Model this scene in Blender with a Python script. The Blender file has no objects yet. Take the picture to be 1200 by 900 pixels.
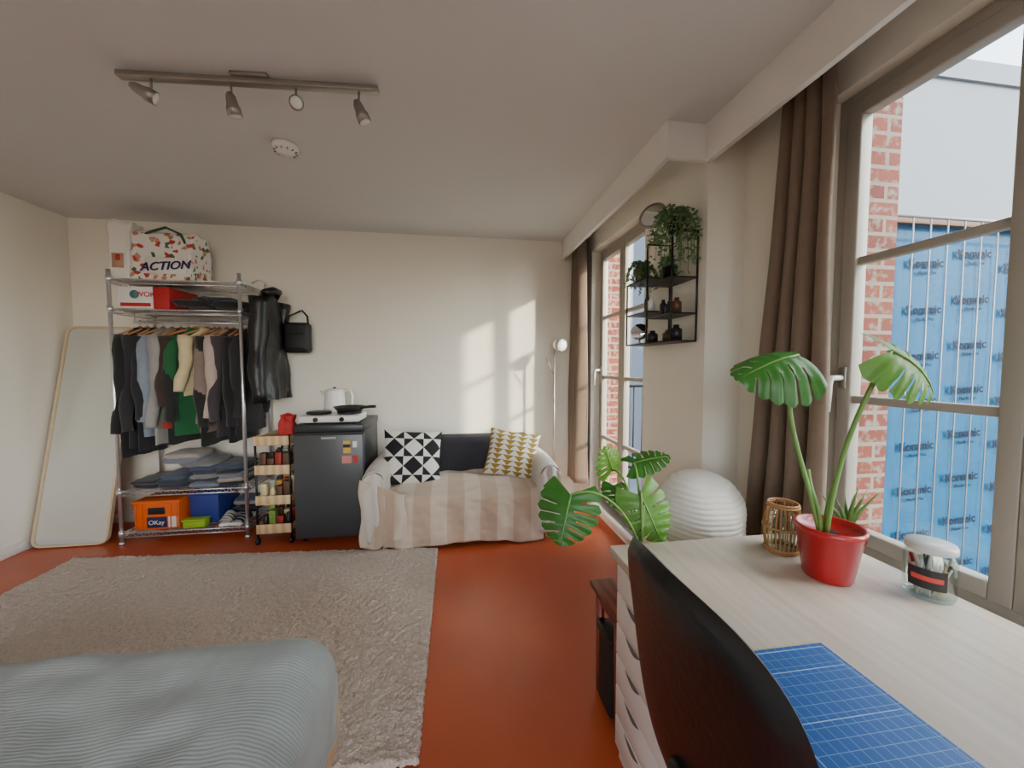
import bpy, bmesh, math, random
from mathutils import Vector, Matrix, noise, Euler
random.seed(7)
S=bpy.context.scene
R=random.uniform
pi=math.pi
# ---------------------------------------------------------------- materials
def lin(c):
    c/=255.0
    return c/12.92 if c<=.04045 else ((c+.055)/1.055)**2.4
def rgb(t,k=1.0): return (min(1,lin(t[0])*k),min(1,lin(t[1])*k),min(1,lin(t[2])*k),1)
def M(name,c,rough=.6,metal=0,var=.08,vs=8,bump=0,bs=80,coat=0,sheen=0,transl=0,spec=None):
    m=bpy.data.materials.new(name); m.use_nodes=True
    nt=m.node_tree; p=nt.nodes['Principled BSDF']
    tc=nt.nodes.new('ShaderNodeTexCoord')
    n=nt.nodes.new('ShaderNodeTexNoise'); n.inputs['Scale'].default_value=vs; n.inputs['Detail'].default_value=4
    nt.links.new(tc.outputs['Object'],n.inputs['Vector'])
    mx=nt.nodes.new('ShaderNodeMix'); mx.data_type='RGBA'
    mx.inputs[6].default_value=rgb(c,1-var); mx.inputs[7].default_value=rgb(c,1+var)
    nt.links.new(n.outputs['Fac'],mx.inputs[0]); nt.links.new(mx.outputs[2],p.inputs['Base Color'])
    p.inputs['Roughness'].default_value=rough; p.inputs['Metallic'].default_value=metal
    if coat: p.inputs['Coat Weight'].default_value=coat
    if sheen: p.inputs['Sheen Weight'].default_value=sheen
    if spec is not None: p.inputs['Specular IOR Level'].default_value=spec
    if bump:
        n2=nt.nodes.new('ShaderNodeTexNoise'); n2.inputs['Scale'].default_value=bs; n2.inputs['Detail'].default_value=3
        nt.links.new(tc.outputs['Object'],n2.inputs['Vector'])
        b=nt.nodes.new('ShaderNodeBump'); b.inputs['Strength'].default_value=bump; b.inputs['Distance'].default_value=.01
        nt.links.new(n2.outputs['Fac'],b.inputs['Height']); nt.links.new(b.outputs['Normal'],p.inputs['Normal'])
    if transl:
        tr=nt.nodes.new('ShaderNodeBsdfTranslucent'); nt.links.new(mx.outputs[2],tr.inputs['Color'])
        ms=nt.nodes.new('ShaderNodeMixShader'); ms.inputs[0].default_value=transl
        out=nt.nodes['Material Output']
        nt.links.new(p.outputs[0],ms.inputs[1]); nt.links.new(tr.outputs[0],ms.inputs[2]); nt.links.new(ms.outputs[0],out.inputs['Surface'])
    return m
def swz(nt,order):
    tc=nt.nodes.new('ShaderNodeTexCoord'); s=nt.nodes.new('ShaderNodeSeparateXYZ'); c=nt.nodes.new('ShaderNodeCombineXYZ')
    nt.links.new(tc.outputs['Object'],s.inputs[0])
    for i,a in enumerate(order): nt.links.new(s.outputs['XYZ'.index(a)],c.inputs[i])
    return c
def brickmat(name,c1,c2,mc,w,h,mort,order='XZY',off=.5,rough=.85,bump=.5,scale=1):
    m=M(name,c1,rough); nt=m.node_tree; p=nt.nodes['Principled BSDF']
    co=swz(nt,order); b=nt.nodes.new('ShaderNodeTexBrick'); nt.links.new(co.outputs[0],b.inputs['Vector'])
    b.offset=off; b.inputs['Scale'].default_value=1.0
    b.inputs['Color1'].default_value=rgb(c1); b.inputs['Color2'].default_value=rgb(c2); b.inputs['Mortar'].default_value=rgb(mc)
    b.inputs['Brick Width'].default_value=w; b.inputs['Row Height'].default_value=h; b.inputs['Mortar Size'].default_value=mort
    b.inputs['Mortar Smooth'].default_value=.1
    src=b.outputs['Color']
    if bump:
        n=nt.nodes.new('ShaderNodeTexNoise'); n.inputs['Scale'].default_value=28; n.inputs['Detail'].default_value=5
        nt.links.new(co.outputs[0],n.inputs['Vector'])
        r=nt.nodes.new('ShaderNodeValToRGB'); r.color_ramp.elements[0].position=.50; r.color_ramp.elements[1].position=.66
        nt.links.new(n.outputs['Fac'],r.inputs[0])
        mx=nt.nodes.new('ShaderNodeMix'); mx.data_type='RGBA'; nt.links.new(r.outputs[0],mx.inputs[0]); nt.links.new(src,mx.inputs[6]); mx.inputs[7].default_value=rgb(mc,.9)
        src=mx.outputs[2]
        bp=nt.nodes.new('ShaderNodeBump'); bp.inputs['Strength'].default_value=bump; bp.inputs['Distance'].default_value=.004; bp.invert=True
        nt.links.new(b.outputs['Fac'],bp.inputs['Height']); nt.links.new(bp.outputs['Normal'],p.inputs['Normal'])
    nt.links.new(src,p.inputs['Base Color'])
    return m
def wavemat(name,c1,c2,scale,axis='Y',rough=.8,dist=1.0,bump=.4,lo=.3,hi=.7,bd=.004,**k):
    m=M(name,c1,rough,**k); nt=m.node_tree; p=nt.nodes['Principled BSDF']
    tc=nt.nodes.new('ShaderNodeTexCoord'); w=nt.nodes.new('ShaderNodeTexWave'); w.bands_direction=axis
    w.inputs['Scale'].default_value=scale; w.inputs['Distortion'].default_value=dist; w.inputs['Detail'].default_value=1.5; w.inputs['Detail Scale'].default_value=.8
    nt.links.new(tc.outputs['Object'],w.inputs['Vector'])
    r=nt.nodes.new('ShaderNodeValToRGB'); r.color_ramp.elements[0].position=lo; r.color_ramp.elements[1].position=hi
    r.color_ramp.elements[0].color=rgb(c1); r.color_ramp.elements[1].color=rgb(c2)
    nt.links.new(w.outputs['Fac'],r.inputs[0]); nt.links.new(r.outputs[0],p.inputs['Base Color'])
    if bump:
        b=nt.nodes.new('ShaderNodeBump'); b.inputs['Strength'].default_value=bump; b.inputs['Distance'].default_value=bd
        nt.links.new(w.outputs['Fac'],b.inputs['Height']); nt.links.new(b.outputs['Normal'],p.inputs['Normal'])
    return m
def grainmat(name,c1,c2,rough=.4,sx=60,sy=2.5):
    m=M(name,c1,rough); nt=m.node_tree; p=nt.nodes['Principled BSDF']
    tc=nt.nodes.new('ShaderNodeTexCoord'); mp=nt.nodes.new('ShaderNodeMapping'); mp.inputs['Scale'].default_value=(sx,sy,sx)
    nt.links.new(tc.outputs['Object'],mp.inputs[0]); n=nt.nodes.new('ShaderNodeTexNoise'); n.inputs['Scale'].default_value=1; n.inputs['Detail'].default_value=5; n.inputs['Distortion'].default_value=.6
    nt.links.new(mp.outputs[0],n.inputs['Vector'])
    r=nt.nodes.new('ShaderNodeValToRGB'); r.color_ramp.elements[0].position=.3; r.color_ramp.elements[1].position=.7
    r.color_ramp.elements[0].color=rgb(c1); r.color_ramp.elements[1].color=rgb(c2)
    nt.links.new(n.outputs['Fac'],r.inputs[0]); nt.links.new(r.outputs[0],p.inputs['Base Color'])
    return m
def blotch(name,cols,scale,rough=.5):
    m=M(name,cols[0],rough); nt=m.node_tree; p=nt.nodes['Principled BSDF']
    tc=nt.nodes.new('ShaderNodeTexCoord'); v=nt.nodes.new('ShaderNodeTexVoronoi'); v.inputs['Scale'].default_value=scale
    nt.links.new(tc.outputs['Object'],v.inputs['Vector'])
    s=nt.nodes.new('ShaderNodeSeparateColor'); nt.links.new(v.outputs['Color'],s.inputs[0])
    r=nt.nodes.new('ShaderNodeValToRGB'); r.color_ramp.interpolation='CONSTANT'
    e=r.color_ramp.elements; n=len(cols)
    e[0].position=0; e[0].color=rgb(cols[0]); e[1].position=1/n; e[1].color=rgb(cols[1])
    for i in range(2,n):
        q=e.new(i/n); q.color=rgb(cols[i])
    nt.links.new(s.outputs[0],r.inputs[0]); nt.links.new(r.outputs[0],p.inputs['Base Color'])
    return m
def glassmat(name,tint=(235,245,245),gl=.07):
    m=bpy.data.materials.new(name); m.use_nodes=True; nt=m.node_tree; nt.nodes.clear()
    o=nt.nodes.new('ShaderNodeOutputMaterial'); t=nt.nodes.new('ShaderNodeBsdfTransparent'); g=nt.nodes.new('ShaderNodeBsdfGlossy')
    g.inputs['Roughness'].default_value=.03; t.inputs[0].default_value=rgb(tint)
    ms=nt.nodes.new('ShaderNodeMixShader'); ms.inputs[0].default_value=gl
    nt.links.new(t.outputs[0],ms.inputs[1]); nt.links.new(g.outputs[0],ms.inputs[2]); nt.links.new(ms.outputs[0],o.inputs[0])
    return m

# ---------------------------------------------------------------- mesh builder
class B:
    def __init__(s): s.v=[];s.f=[];s.m=[];s.sm=[];s.mats=[]
    def mi(s,mat):
        if mat not in s.mats: s.mats.append(mat)
        return s.mats.index(mat)
    def add(s,vs,fs,mat,smooth=True):
        o=len(s.v); k=s.mi(mat)
        s.v+= [tuple(v) for v in vs]
        for f in fs:
            s.f.append(tuple(i+o for i in f)); s.m.append(k); s.sm.append(smooth)
    def box(s,c,d,mat,bev=0,seg=2,rot=None):
        bm=bmesh.new(); bmesh.ops.create_cube(bm,size=1)
        for v in bm.verts: v.co=Vector((v.co.x*d[0],v.co.y*d[1],v.co.z*d[2]))
        if bev: bmesh.ops.bevel(bm,geom=bm.edges[:],offset=min(bev,min(d)*.49),segments=seg,affect='EDGES',profile=.5)
        Rm=Euler(rot).to_matrix() if rot else Matrix.Identity(3)
        bm.verts.index_update()
        vs=[Rm@v.co+Vector(c) for v in bm.verts]; fs=[[v.index for v in f.verts] for f in bm.faces]
        bm.free(); s.add(vs,fs,mat,bool(bev))
    def bx(s,x0,x1,y0,y1,z0,z1,mat,bev=0,seg=2):
        s.box(((x0+x1)/2,(y0+y1)/2,(z0+z1)/2),(abs(x1-x0),abs(y1-y0),abs(z1-z0)),mat,bev,seg)
    def tube(s,pts,r,mat,n=8,caps=True):
        pts=[Vector(p) for p in pts]; k=len(pts)
        rs=r if isinstance(r,(list,tuple)) else [r]*k
        vs=[];fs=[]; prev=None
        for i,p in enumerate(pts):
            d=(pts[min(i+1,k-1)]-pts[max(i-1,0)]).normalized()
            if prev is None:
                a=Vector((0,0,1)) if abs(d.z)<.9 else Vector((1,0,0)); u=d.cross(a).normalized()
            else:
                u=(prev-d*prev.dot(d)).normalized()
            prev=u; w=d.cross(u)
            for j in range(n):
                t=2*pi*j/n; vs.append(p+(u*math.cos(t)+w*math.sin(t))*rs[i])
        for i in range(k-1):
            for j in range(n):
                fs.append((i*n+j,i*n+(j+1)%n,(i+1)*n+(j+1)%n,(i+1)*n+j))
        if caps: fs.append(tuple(range(n))[::-1]); fs.append(tuple((k-1)*n+j for j in range(n)))
        s.add(vs,fs,mat)
    def lathe(s,prof,c,mat,n=28,rot=None,cap=False):
        vs=[];fs=[];Rm=Euler(rot).to_matrix() if rot else Matrix.Identity(3)
        for r,z in prof:
            for j in range(n):
                t=2*pi*j/n; vs.append(Rm@Vector((r*math.cos(t),r*math.sin(t),z))+Vector(c))
        for i in range(len(prof)-1):
            for j in range(n): fs.append((i*n+j,i*n+(j+1)%n,(i+1)*n+(j+1)%n,(i+1)*n+j))
        if cap: fs.append(tuple(range(n))[::-1]); fs.append(tuple((len(prof)-1)*n+j for j in range(n)))
        s.add(vs,fs,mat)
    def grid(s,fn,nu,nv,mat,cu=False):
        vs=[fn(i/nu,j/nv) for j in range(nv+1) for i in range(nu if cu else nu+1)]
        w=nu if cu else nu+1; fs=[]
        for j in range(nv):
            for i in range(nu): fs.append((j*w+i,j*w+(i+1)%w if cu else j*w+i+1,(j+1)*w+((i+1)%w if cu else i+1),(j+1)*w+i))
        s.add(vs,fs,mat)
    def sph(s,c,r,mat,n=14,rot=None):
        if not isinstance(r,(list,tuple)): r=(r,r,r)
        Rm=Euler(rot).to_matrix() if rot else Matrix.Identity(3)
        vs=[];h=n//2+1
        for i in range(h+1):
            a=pi*i/h
            for j in range(n):
                t=2*pi*j/n; vs.append(Rm@Vector((r[0]*math.sin(a)*math.cos(t),r[1]*math.sin(a)*math.sin(t),r[2]*math.cos(a)))+Vector(c))
        fs=[(i*n+j,(i+1)*n+j,(i+1)*n+(j+1)%n,i*n+(j+1)%n) for i in range(h) for j in range(n)]
        s.add(vs,fs,mat)
    def build(s,name,loc=(0,0,0),rot=(0,0,0),parent=None,solid=0,subd=0,recalc=True):
        me=bpy.data.meshes.new(name); me.from_pydata(s.v,[],s.f)
        for m in s.mats: me.materials.append(m)
        me.polygons.foreach_set('material_index',s.m); me.polygons.foreach_set('use_smooth',s.sm); me.update()
        if recalc:
            bm=bmesh.new(); bm.from_mesh(me); bmesh.ops.recalc_face_normals(bm,faces=bm.faces[:]); bm.to_mesh(me); bm.free()
        o=bpy.data.objects.new(name,me); S.collection.objects.link(o); o.location=loc; o.rotation_euler=rot
        if solid:
            q=o.modifiers.new('solid','SOLIDIFY'); q.thickness=solid; q.offset=0
        if subd:
            q=o.modifiers.new('sub','SUBSURF'); q.levels=subd; q.render_levels=subd
        if parent: o.parent=parent
        return o
def empty(name,loc=(0,0,0)):
    e=bpy.data.objects.new(name,None); S.collection.objects.link(e); e.location=loc; return e
def textmesh(body,size,ext=.001,shear=0,off=0):
    cu=bpy.data.curves.new('txt','FONT'); cu.body=body; cu.size=size; cu.extrude=ext; cu.align_x='CENTER'; cu.shear=shear; cu.offset=off
    o=bpy.data.objects.new('txt',cu); S.collection.objects.link(o)
    bpy.context.view_layer.update()
    me=bpy.data.meshes.new_from_object(o.evaluated_get(bpy.context.evaluated_depsgraph_get()))
    bpy.data.objects.remove(o); return me
def puttext(name,me,mat,loc,rot,parent,bold=1):
    if not me.materials: me.materials.append(mat)
    o=bpy.data.objects.new(name,me); S.collection.objects.link(o); o.location=loc; o.rotation_euler=rot; o.parent=parent; return o
def nz(x,y=0,z=0): return noise.noise(Vector((x,y,z)))

# ---------------------------------------------------------------- palette
WALL=M('wall_paint',(238,232,218),.9,var=.02,vs=2,bump=.05,bs=120)
CEIL=M('ceiling_paint',(214,213,211),.95,var=.02,vs=1.5,bump=.05,bs=90)
TRIM=M('trim_white',(235,232,226),.6,var=.02)
FLOOR=M('red_floor',(180,80,44),.33,var=.18,vs=2.5,bump=.04,bs=14)
FRAME=M('window_frame_greige',(164,157,145),.5,var=.04)
GLASS=glassmat('window_glass')
CHROME=M('chrome',(222,222,224),.28,.85,var=.03)
NICK=M('brushed_nickel',(160,154,146),.38,.8,var=.05)
BLACK=M('black_metal',(22,22,23),.45,var=.1)
DARKPL=M('dark_plastic',(26,26,28),.4)
WHITEPL=M('white_plastic',(238,236,231),.35,var=.02)
WOODL=wavemat('light_wood',(218,190,148),(198,164,118),6,'X',.5,3,.1)
BRICK=brickmat('red_brick_xz',(136,64,46),(112,46,33),(146,134,120),.2,.065,.008,'XZY')
BRICKY=brickmat('red_brick_yz',(136,64,46),(112,46,33),(146,134,120),.2,.065,.008,'YZX')
CURT=M('curtain_taupe',(136,115,97),.85,var=.12,vs=30,bump=.15,bs=300,sheen=.3,transl=.25)

XL,XR1,XR2,D,H,YB=-2.99,1.22,1.42,3.55,2.45,-2.2
# ---------------------------------------------------------------- shell
b=B(); b.bx(XL-.1,1.6,YB-.1,D+.1,-.1,0,FLOOR); b.build('floor')
b=B(); b.bx(XL-.1,1.53,YB-.1,D+.1,H,H+.15,CEIL); b.build('ceiling')
b=B(); b.bx(XL-.15,1.58,D,D+.15,0,H,WALL); b.build('wall_back')
b=B(); b.bx(XL-.15,XL,YB-.1,D,0,H,WALL); b.build('wall_left')
b=B(); ry=YB; ox0,ox1,oz0,oz1=-1.7,1.1,.45,2.36
b.bx(XL,ox0,ry-.2,ry,0,H,WALL); b.bx(ox1,1.6,ry-.2,ry,0,H,WALL); b.bx(ox0,ox1,ry-.2,ry,0,oz0,WALL); b.bx(ox0,ox1,ry-.2,ry,oz1,H,WALL); b.build('wall_rear')
b=B(); b.bx(XL,XL+.012,YB,D,0,.07,TRIM,.004); b.build('baseboard_left')
b=B(); b.bx(XL,XR1,D-.012,D,0,.07,TRIM,.004); b.build('baseboard_back')
W1=(2.36,3.33,.10,2.30); W2=(.24,1.325,.60,2.30); W3=(-1.7,-.35,.60,2.30)
def skin(b,x0,x1,ya,yb,wins,mat):
    y=ya
    for (a,c,z0,z1) in sorted(wins):
        b.bx(x0,x1,y,a,0,H,mat)
        b.bx(x0,x1,a,c,0,z0,mat); b.bx(x0,x1,a,c,z1,H,mat); y=c
    b.bx(x0,x1,y,yb,0,H,mat)
b=B(); skin(b,XR1,1.36,1.74,D,[W1],WALL); skin(b,XR2,1.53,YB,1.74,[W2,W3],WALL); b.bx(1.36,1.53,1.74,1.77,0,H,WALL); b.build('wall_right')
b=B()
def brick_frame(b,x0,x1,ya,yb,wins):
    def blk(y0,y1,z0,z1):
        v=[(x,y,z) for x in (x0,x1) for y in (y0,y1) for z in (z0,z1)]
        b.add(v,[(0,1,3,2),(4,6,7,5)],BRICKY,False); b.add(v,[(0,4,5,1),(2,3,7,6),(0,2,6,4),(1,5,7,3)],BRICK,False)
    y=ya
    for (a,c,z0,z1) in sorted(wins):
        blk(y,a,-3,4); blk(a,c,-3,z0-.03); blk(a,c,z1+.25,4); y=c
    blk(y,yb,-3,4)
brick_frame(b,1.361,1.58,1.775,D+.6,[W1]); brick_frame(b,1.531,1.76,YB,1.74,[W2,W3]); b.build('wall_brick_facade')
b=B(); b.bx(1.0,1.025,1.74,D-.001,2.28,H,TRIM); b.bx(1.025,XR1-.001,1.74,1.765,2.28,H,TRIM); b.bx(1.11,1.13,1.8,D-.03,2.42,H-.001,TRIM); b.build('trim_1')
b=B(); b.bx(1.20,1.225,YB+.01,1.739,2.27,H,TRIM); b.bx(1.31,1.33,YB+.05,1.70,2.42,H-.001,TRIM); b.build('trim_2')
b=B(); b.bx(1.385,1.48,.18,1.36,.555,.60,TRIM,.006); b.build('trim_3')
b=B(); b.bx(1.19,1.31,2.33,3.35,.06,.10,TRIM,.006); b.build('trim_4')

def window(name,x,win,rows,handle=True,portal=True):
    ya,yb,z0,z1=win; b=B(); t=.055; o=.045
    b.bx(x,x+t,ya,ya+o,z0,z1,FRAME,.004); b.bx(x,x+t,yb-o,yb,z0,z1,FRAME,.004)
    b.bx(x,x+t,ya+o,yb-o,z0,z0+o,FRAME,.004); b.bx(x,x+t,ya+o,yb-o,z1-o,z1,FRAME,.004)
    ym=(ya+yb)/2; s=.05; xs=x-.015
    for (a,c) in ((ya+o,ym),(ym,yb-o)):
        b.bx(xs,xs+.05,a,a+s,z0+o,z1-o,FRAME,.005); b.bx(xs,xs+.05,c-s,c,z0+o,z1-o,FRAME,.005)
        b.bx(xs,xs+.05,a+s,c-s,z0+o,z0+o+s,FRAME,.005); b.bx(xs,xs+.05,a+s,c-s,z1-o-s,z1-o,FRAME,.005)
        for r in rows: b.bx(xs+.008,xs+.04,a+s,c-s,r-.014,r+.014,FRAME,.004)
        b.add([(xs+.024,a+s,z0+o+s),(xs+.024,c-s,z0+o+s),(xs+.024,c-s,z1-o-s),(xs+.024,a+s,z1-o-s)],[(0,1,2,3)],GLASS,False)
    if handle:
        hy=yb-o-.025; hz=1.25
        b.bx(xs-.010,xs,hy-.014,hy+.014,hz-.04,hz+.04,NICK,.003)
        b.tube([(xs-.005,hy,hz),(xs-.05,hy,hz),(xs-.055,hy+.005,hz-.02),(xs-.055,hy+.01,hz-.13)],.010,WHITEPL)
    b.build(name)
    if portal:
        l=bpy.data.lights.new(name+'_portal','AREA'); l.shape='RECTANGLE'; l.size=z1-z0; l.size_y=yb-ya; l.cycles.is_portal=True
        ob=bpy.data.objects.new('skylight_portal',l); S.collection.objects.link(ob); ob.location=(x+.1,(ya+yb)/2,(z0+z1)/2); ob.rotation_euler=(0,pi/2,0)
window('window_1',1.30,W1,[.66,1.19,1.71]); window('window_2',1.475,W2,[1.17,1.68]); window('fill_window_3',1.475,W3,[1.17,1.68])  # last one is out of view, added to let in more sky light
b=B()
for x in (ox0,ox0+.98,ox0+1.96,ox1-.06): b.bx(x,x+.06,ry-.13,ry-.07,oz0,oz1,FRAME,.004)
for z in (oz0,oz1-.06): b.bx(ox0,ox1,ry-.13,ry-.07,z,z+.06,FRAME,.004)
b.build('fill_window_4')  # rear window out of view, added and sized as front fill for the room
l=bpy.data.lights.new('portal4','AREA'); l.shape='RECTANGLE'; l.size=ox1-ox0; l.size_y=oz1-oz0; l.cycles.is_portal=True
ob=bpy.data.objects.new('skylight_portal',l); S.collection.objects.link(ob); ob.location=((ox0+ox1)/2,ry-.25,(oz0+oz1)/2); ob.rotation_euler=(pi/2,0,0)

# ---------------------------------------------------------------- exterior
STUC=M('exterior_render',(116,122,133),.9,var=.05,vs=.8)
BLUE=M('blue_membrane',(4,74,112),.6,var=.3,vs=2.5,bump=.5,bs=6,spec=.1)
INK=M('membrane_ink',(3,14,40),.7,spec=.1)
nb=empty('neighbor_building')
b=B(); b.bx(2.9,12,3.36,6,-3,4.35,STUC); b.bx(2.9,12,3.33,3.36,4.2,4.4,STUC); b.build('rendered_wall',parent=nb)
b=B(); b.grid(lambda u,v:(3.0+u*8,3.325+.010*nz(u*30,v*12),-3+v*5.75),60,40,BLUE); b.build('membrane',parent=nb)
b=B(); b.bx(3.2,7.4,3.25,3.30,2.70,2.77,M('batten_wood',(96,66,48),.8),.005)
b.build('batten',parent=nb)
tm=textmesh('Koramic',.125,.001,0,.003); ts=textmesh('Pliable Plus',.05,.001)
for i in range(9):
    for j in range(8):
        x=3.56+i*.6; z=-1.0+j*.47+(.12 if i%2 else 0)
        puttext('print',tm,INK,(x,3.30,z),(pi/2,-.05,0),nb); puttext('print_small',ts,INK,(x+.02,3.30,z-.07),(pi/2,-.05,0),nb)
b=B(); RAIL=M('rail_white',(140,142,144),.5)
for i in range(26): b.tube([(3.3+i*.2,3.1,-1.2),(3.3+i*.2,3.1,2.7)],.007,RAIL,6)
for z in (-1.2,2.7): b.tube([(3.25,3.1,z),(8.35,3.1,z)],.016,RAIL,6)
b.build('balcony_railing')
b=B()
for i in range(22): b.tube([(1.95+i*.11,4.2,.1),(1.95+i*.11,4.2,1.05)],.008,BLACK,6)
for z in (.1,1.05): b.tube([(1.9,4.2,z),(4.3,4.2,z)],.015,BLACK,6)
b.build('balcony_railing.001')
b=B(); b.bx(1.7,9,9,14,-3,6,M('far_render',(134,141,152),.9)); b.bx(12,12.4,-22,-6.75,-3,12,STUC); b.build('distant_building_and_sun_blocker')  # second box: unseen slab added to keep direct sun off the desk window
b=B(); b.bx(1.62,30,-25,14,-3.1,-3,M('courtyard_paving',(120,118,114),.9)); b.build('ground_courtyard')

# ---------------------------------------------------------------- rug
RUGM=M('rug_pile',(200,183,168),.95,var=.4,vs=110,bump=.6,bs=180,sheen=.2)
nu,nv=400,250; vs=[];fs=[]
for j in range(nv+1):
    for i in range(nu+1):
        x=-2.38*i/nu; y=-1.47*j/nv; e=min(i,nu-i,j,nv-j)
        z=.006 if e==0 else .024+.006*nz(x*9,y*9)+R(-.0045,.0045)+.005*nz(x*38,y*38)
        k=.0025 if e else .004
        vs.append((-.125+x+R(-k,k),2.68+y-.085*x*(1-j/nv*.5)+R(-k,k),z))
w=nu+1; fs=[(j*w+i,j*w+i+1,(j+1)*w+i+1,(j+1)*w+i) for j in range(nv) for i in range(nu)]
b=B(); b.add(vs,fs,RUGM); b.build('area_rug',solid=0)

# ---------------------------------------------------------------- bed
COVER=wavemat('ribbed_cover',(140,146,143),(146,152,149),34,'Y',.95,1.5,.28,bd=.002,sheen=.15)
bed=empty('bed')
def cover(u,v):
    r=.13; x0,x1,y0,y1=-1.85,-.36,-.85,1.27
    ix0,ix1,iy0,iy1=x0+r,x1-r,y0+r,y1-r; ext=r*pi/2+.16
    X=ix0-ext+u*(ix1-ix0+2*ext); Y=iy0-ext+v*(iy1-iy0+2*ext)
    cx=min(max(X,ix0),ix1); cy=min(max(Y,iy0),iy1); dx,dy=X-cx,Y-cy; d=math.hypot(dx,dy)
    g=0;h=0
    if d>0:
        a=min(d/r,pi/2); g=r*math.sin(a); h=r*(1-math.cos(a))+max(0,min(.17,d-r*pi/2))
        dx/=d;dy/=d
    wob=.016*nz(X*3,Y*3)+.010*nz(X*7,Y*9,3)+.005*nz(X*20,Y*14,9)
    side=min(1,h*6)*.018*nz(X*9,Y*9,7)
    xx=cx+dx*(g+side); yy=cy+dy*(g+side)-.05*(cx-x1)*(1 if Y>0 else 0)*min(1,max(0,Y))
    return (xx,yy,.475-h+wob+.012*math.sin(X*1.7+Y))
b=B(); b.grid(cover,150,190,COVER); b.build('bedspread',parent=bed,solid=.008)
b=B(); b.bx(-1.75,-.44,-.78,1.17,.22,.42,M('mattress',(225,222,215),.9),.05,4)
b.bx(-1.79,-.365,-.82,1.23,.12,.25,WOODL,.008)
for x in (-1.75,-.43):
    for y in (-.78,1.10): b.bx(x-.03,x+.03,y,y+.06,.0,.13,WOODL,.006)
b.build('bed_base',parent=bed)

# ---------------------------------------------------------------- sofa
THROW=wavemat('throw_beige',(188,164,142),(204,186,166),1.3,'X',.95,1.0,.1,lo=.45,hi=.6,sheen=.2)
SLIP=M('slipcover_white',(208,200,190),.95,var=.06,vs=10,bump=.3,bs=40)
CHAR=M('charcoal_fabric',(46,44,50),.95,var=.1,vs=60,bump=.2,bs=200)
sofa=empty('sofa')
b=B(); b.bx(-.52,.66,3.26,3.50,.16,.68,CHAR,.05,4); b.bx(-.5,.64,2.78,3.26,.14,.33,CHAR,.03,3)
for x in (-.57,.70):
    for y in (2.80,3.42): b.bx(x-.025,x+.025,y-.025,y+.025,0,.14,WOODL,.005)
b.build('frame',parent=sofa)
def drape(u,v):
    x=-.50+1.14*u
    L=.50+.05+.36; s=v*L
    if s<.5: y=3.27-s; z=.395+.035*math.sin(s/.5*pi)*math.sin(u*pi)*.6 -.02*(s/.5); 
    elif s<.58: a=(s-.5)/.08*pi/2; y=2.77-.05*math.sin(a); z=.375-.05*(1-math.cos(a))
    else:
        k=s-.58; y=2.72-.02*k/.3+.008*math.sin(u*34+2*nz(u*4))*min(1,k*5)+.018*nz(u*6,k*6); z=.325-k*(.9+.04*math.sin(u*9))
    return (x,y+.006*nz(u*20,v*20),z+.016*nz(u*9,v*12))
b=B(); b.grid(drape,110,60,THROW); b.build('throw',parent=sofa,solid=.006)
def armf(x0,x1,ph):
    def f(u,v):
        w=x1-x0; hgt=.50; tot=2*hgt+w*1.2; s=u*tot
        y=2.70+.74*v
        top=.555+.02*math.sin(v*pi)
        if s<hgt: x=x0; z=top-.06-(hgt-.06)*(1-s/hgt)
        elif s>tot-hgt: x=x1; z=top-.06-(hgt-.06)*(1-(tot-s)/hgt)
        else:
            a=(s-hgt)/(w*1.2)*pi; x=(x0+x1)/2-math.cos(a)*w/2; z=top-.06+.07*math.sin(a)
        wob=.012*math.sin(y*25+ph)*(1 if z<.45 else .3)+.014*nz(x*8,y*8,z*8)
        return (x+wob*(1 if x>(x0+x1)/2 else -1)*.8,y,z+.006*nz(y*14,z*9))
    return f
b=B()
for (x0,x1,ph) in ((-.635,-.48,0),(.61,.765,1.5)):
    f=armf(x0,x1,ph); b.grid(f,50,30,SLIP)
    b.grid(lambda u,v:(x0+(x1-x0)*u,2.695-.018*math.sin(v*pi)+.008*math.sin(u*14+v*3),.07+(.43+.065*math.sin(u*pi))*v),16,20,SLIP)
b.build('arm_covers',parent=sofa,solid=.006)
b=B(); b.grid(lambda u,v:(-.64-.01*math.sin(v*9)+.30*u,2.683-.012*math.sin(u*16+v*2)-.0*v,.52-.46*v-.03*math.sin(u*6)*v-.12*u*(1-v)),30,30,THROW); b.build('throw_corner',parent=sofa,solid=.005)

def pillow(name,n,cell,fn,w,h,th,mats,loc,rot):
    b=B(); 
    for side in (1,-1):
        vs=[]
        for j in range(n+1):
            for i in range(n+1):
                u=i/n*2-1; v=j/n*2-1
                k=max(0,(1-abs(u)**2.6))**.55*max(0,(1-abs(v)**2.6))**.55
                x=u*w/2*(1-.07*(1-v*v)*abs(u)); z=v*h/2*(1-.07*(1-u*u)*abs(v))
                vs.append((x,-side*th*k*(1+.08*nz(u*2,v*2)),z))
        W=n+1
        tri=[[],[]]
        for j in range(n):
            for i in range(n):
                a,c,d,e=j*W+i,j*W+i+1,(j+1)*W+i+1,(j+1)*W+i
                diag,m1,m2=fn(i,j)
                if diag: tri[m1].append((a,c,d)); tri[m2].append((a,d,e))
                else: tri[m1].append((a,c,e)); tri[m2].append((c,d,e))
        o=len(b.v); b.add(vs,tri[0],mats[0])
        k=b.mi(mats[1])
        for f in tri[1]: b.f.append(tuple(q+o for q in f)); b.m.append(k); b.sm.append(True)
    return b.build(name,loc,rot)
CB=M('cushion_black',(24,24,26),.9); CW=M('cushion_white',(220,216,208),.9); CM=M('cushion_mustard',(150,122,46),.9); 
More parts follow.
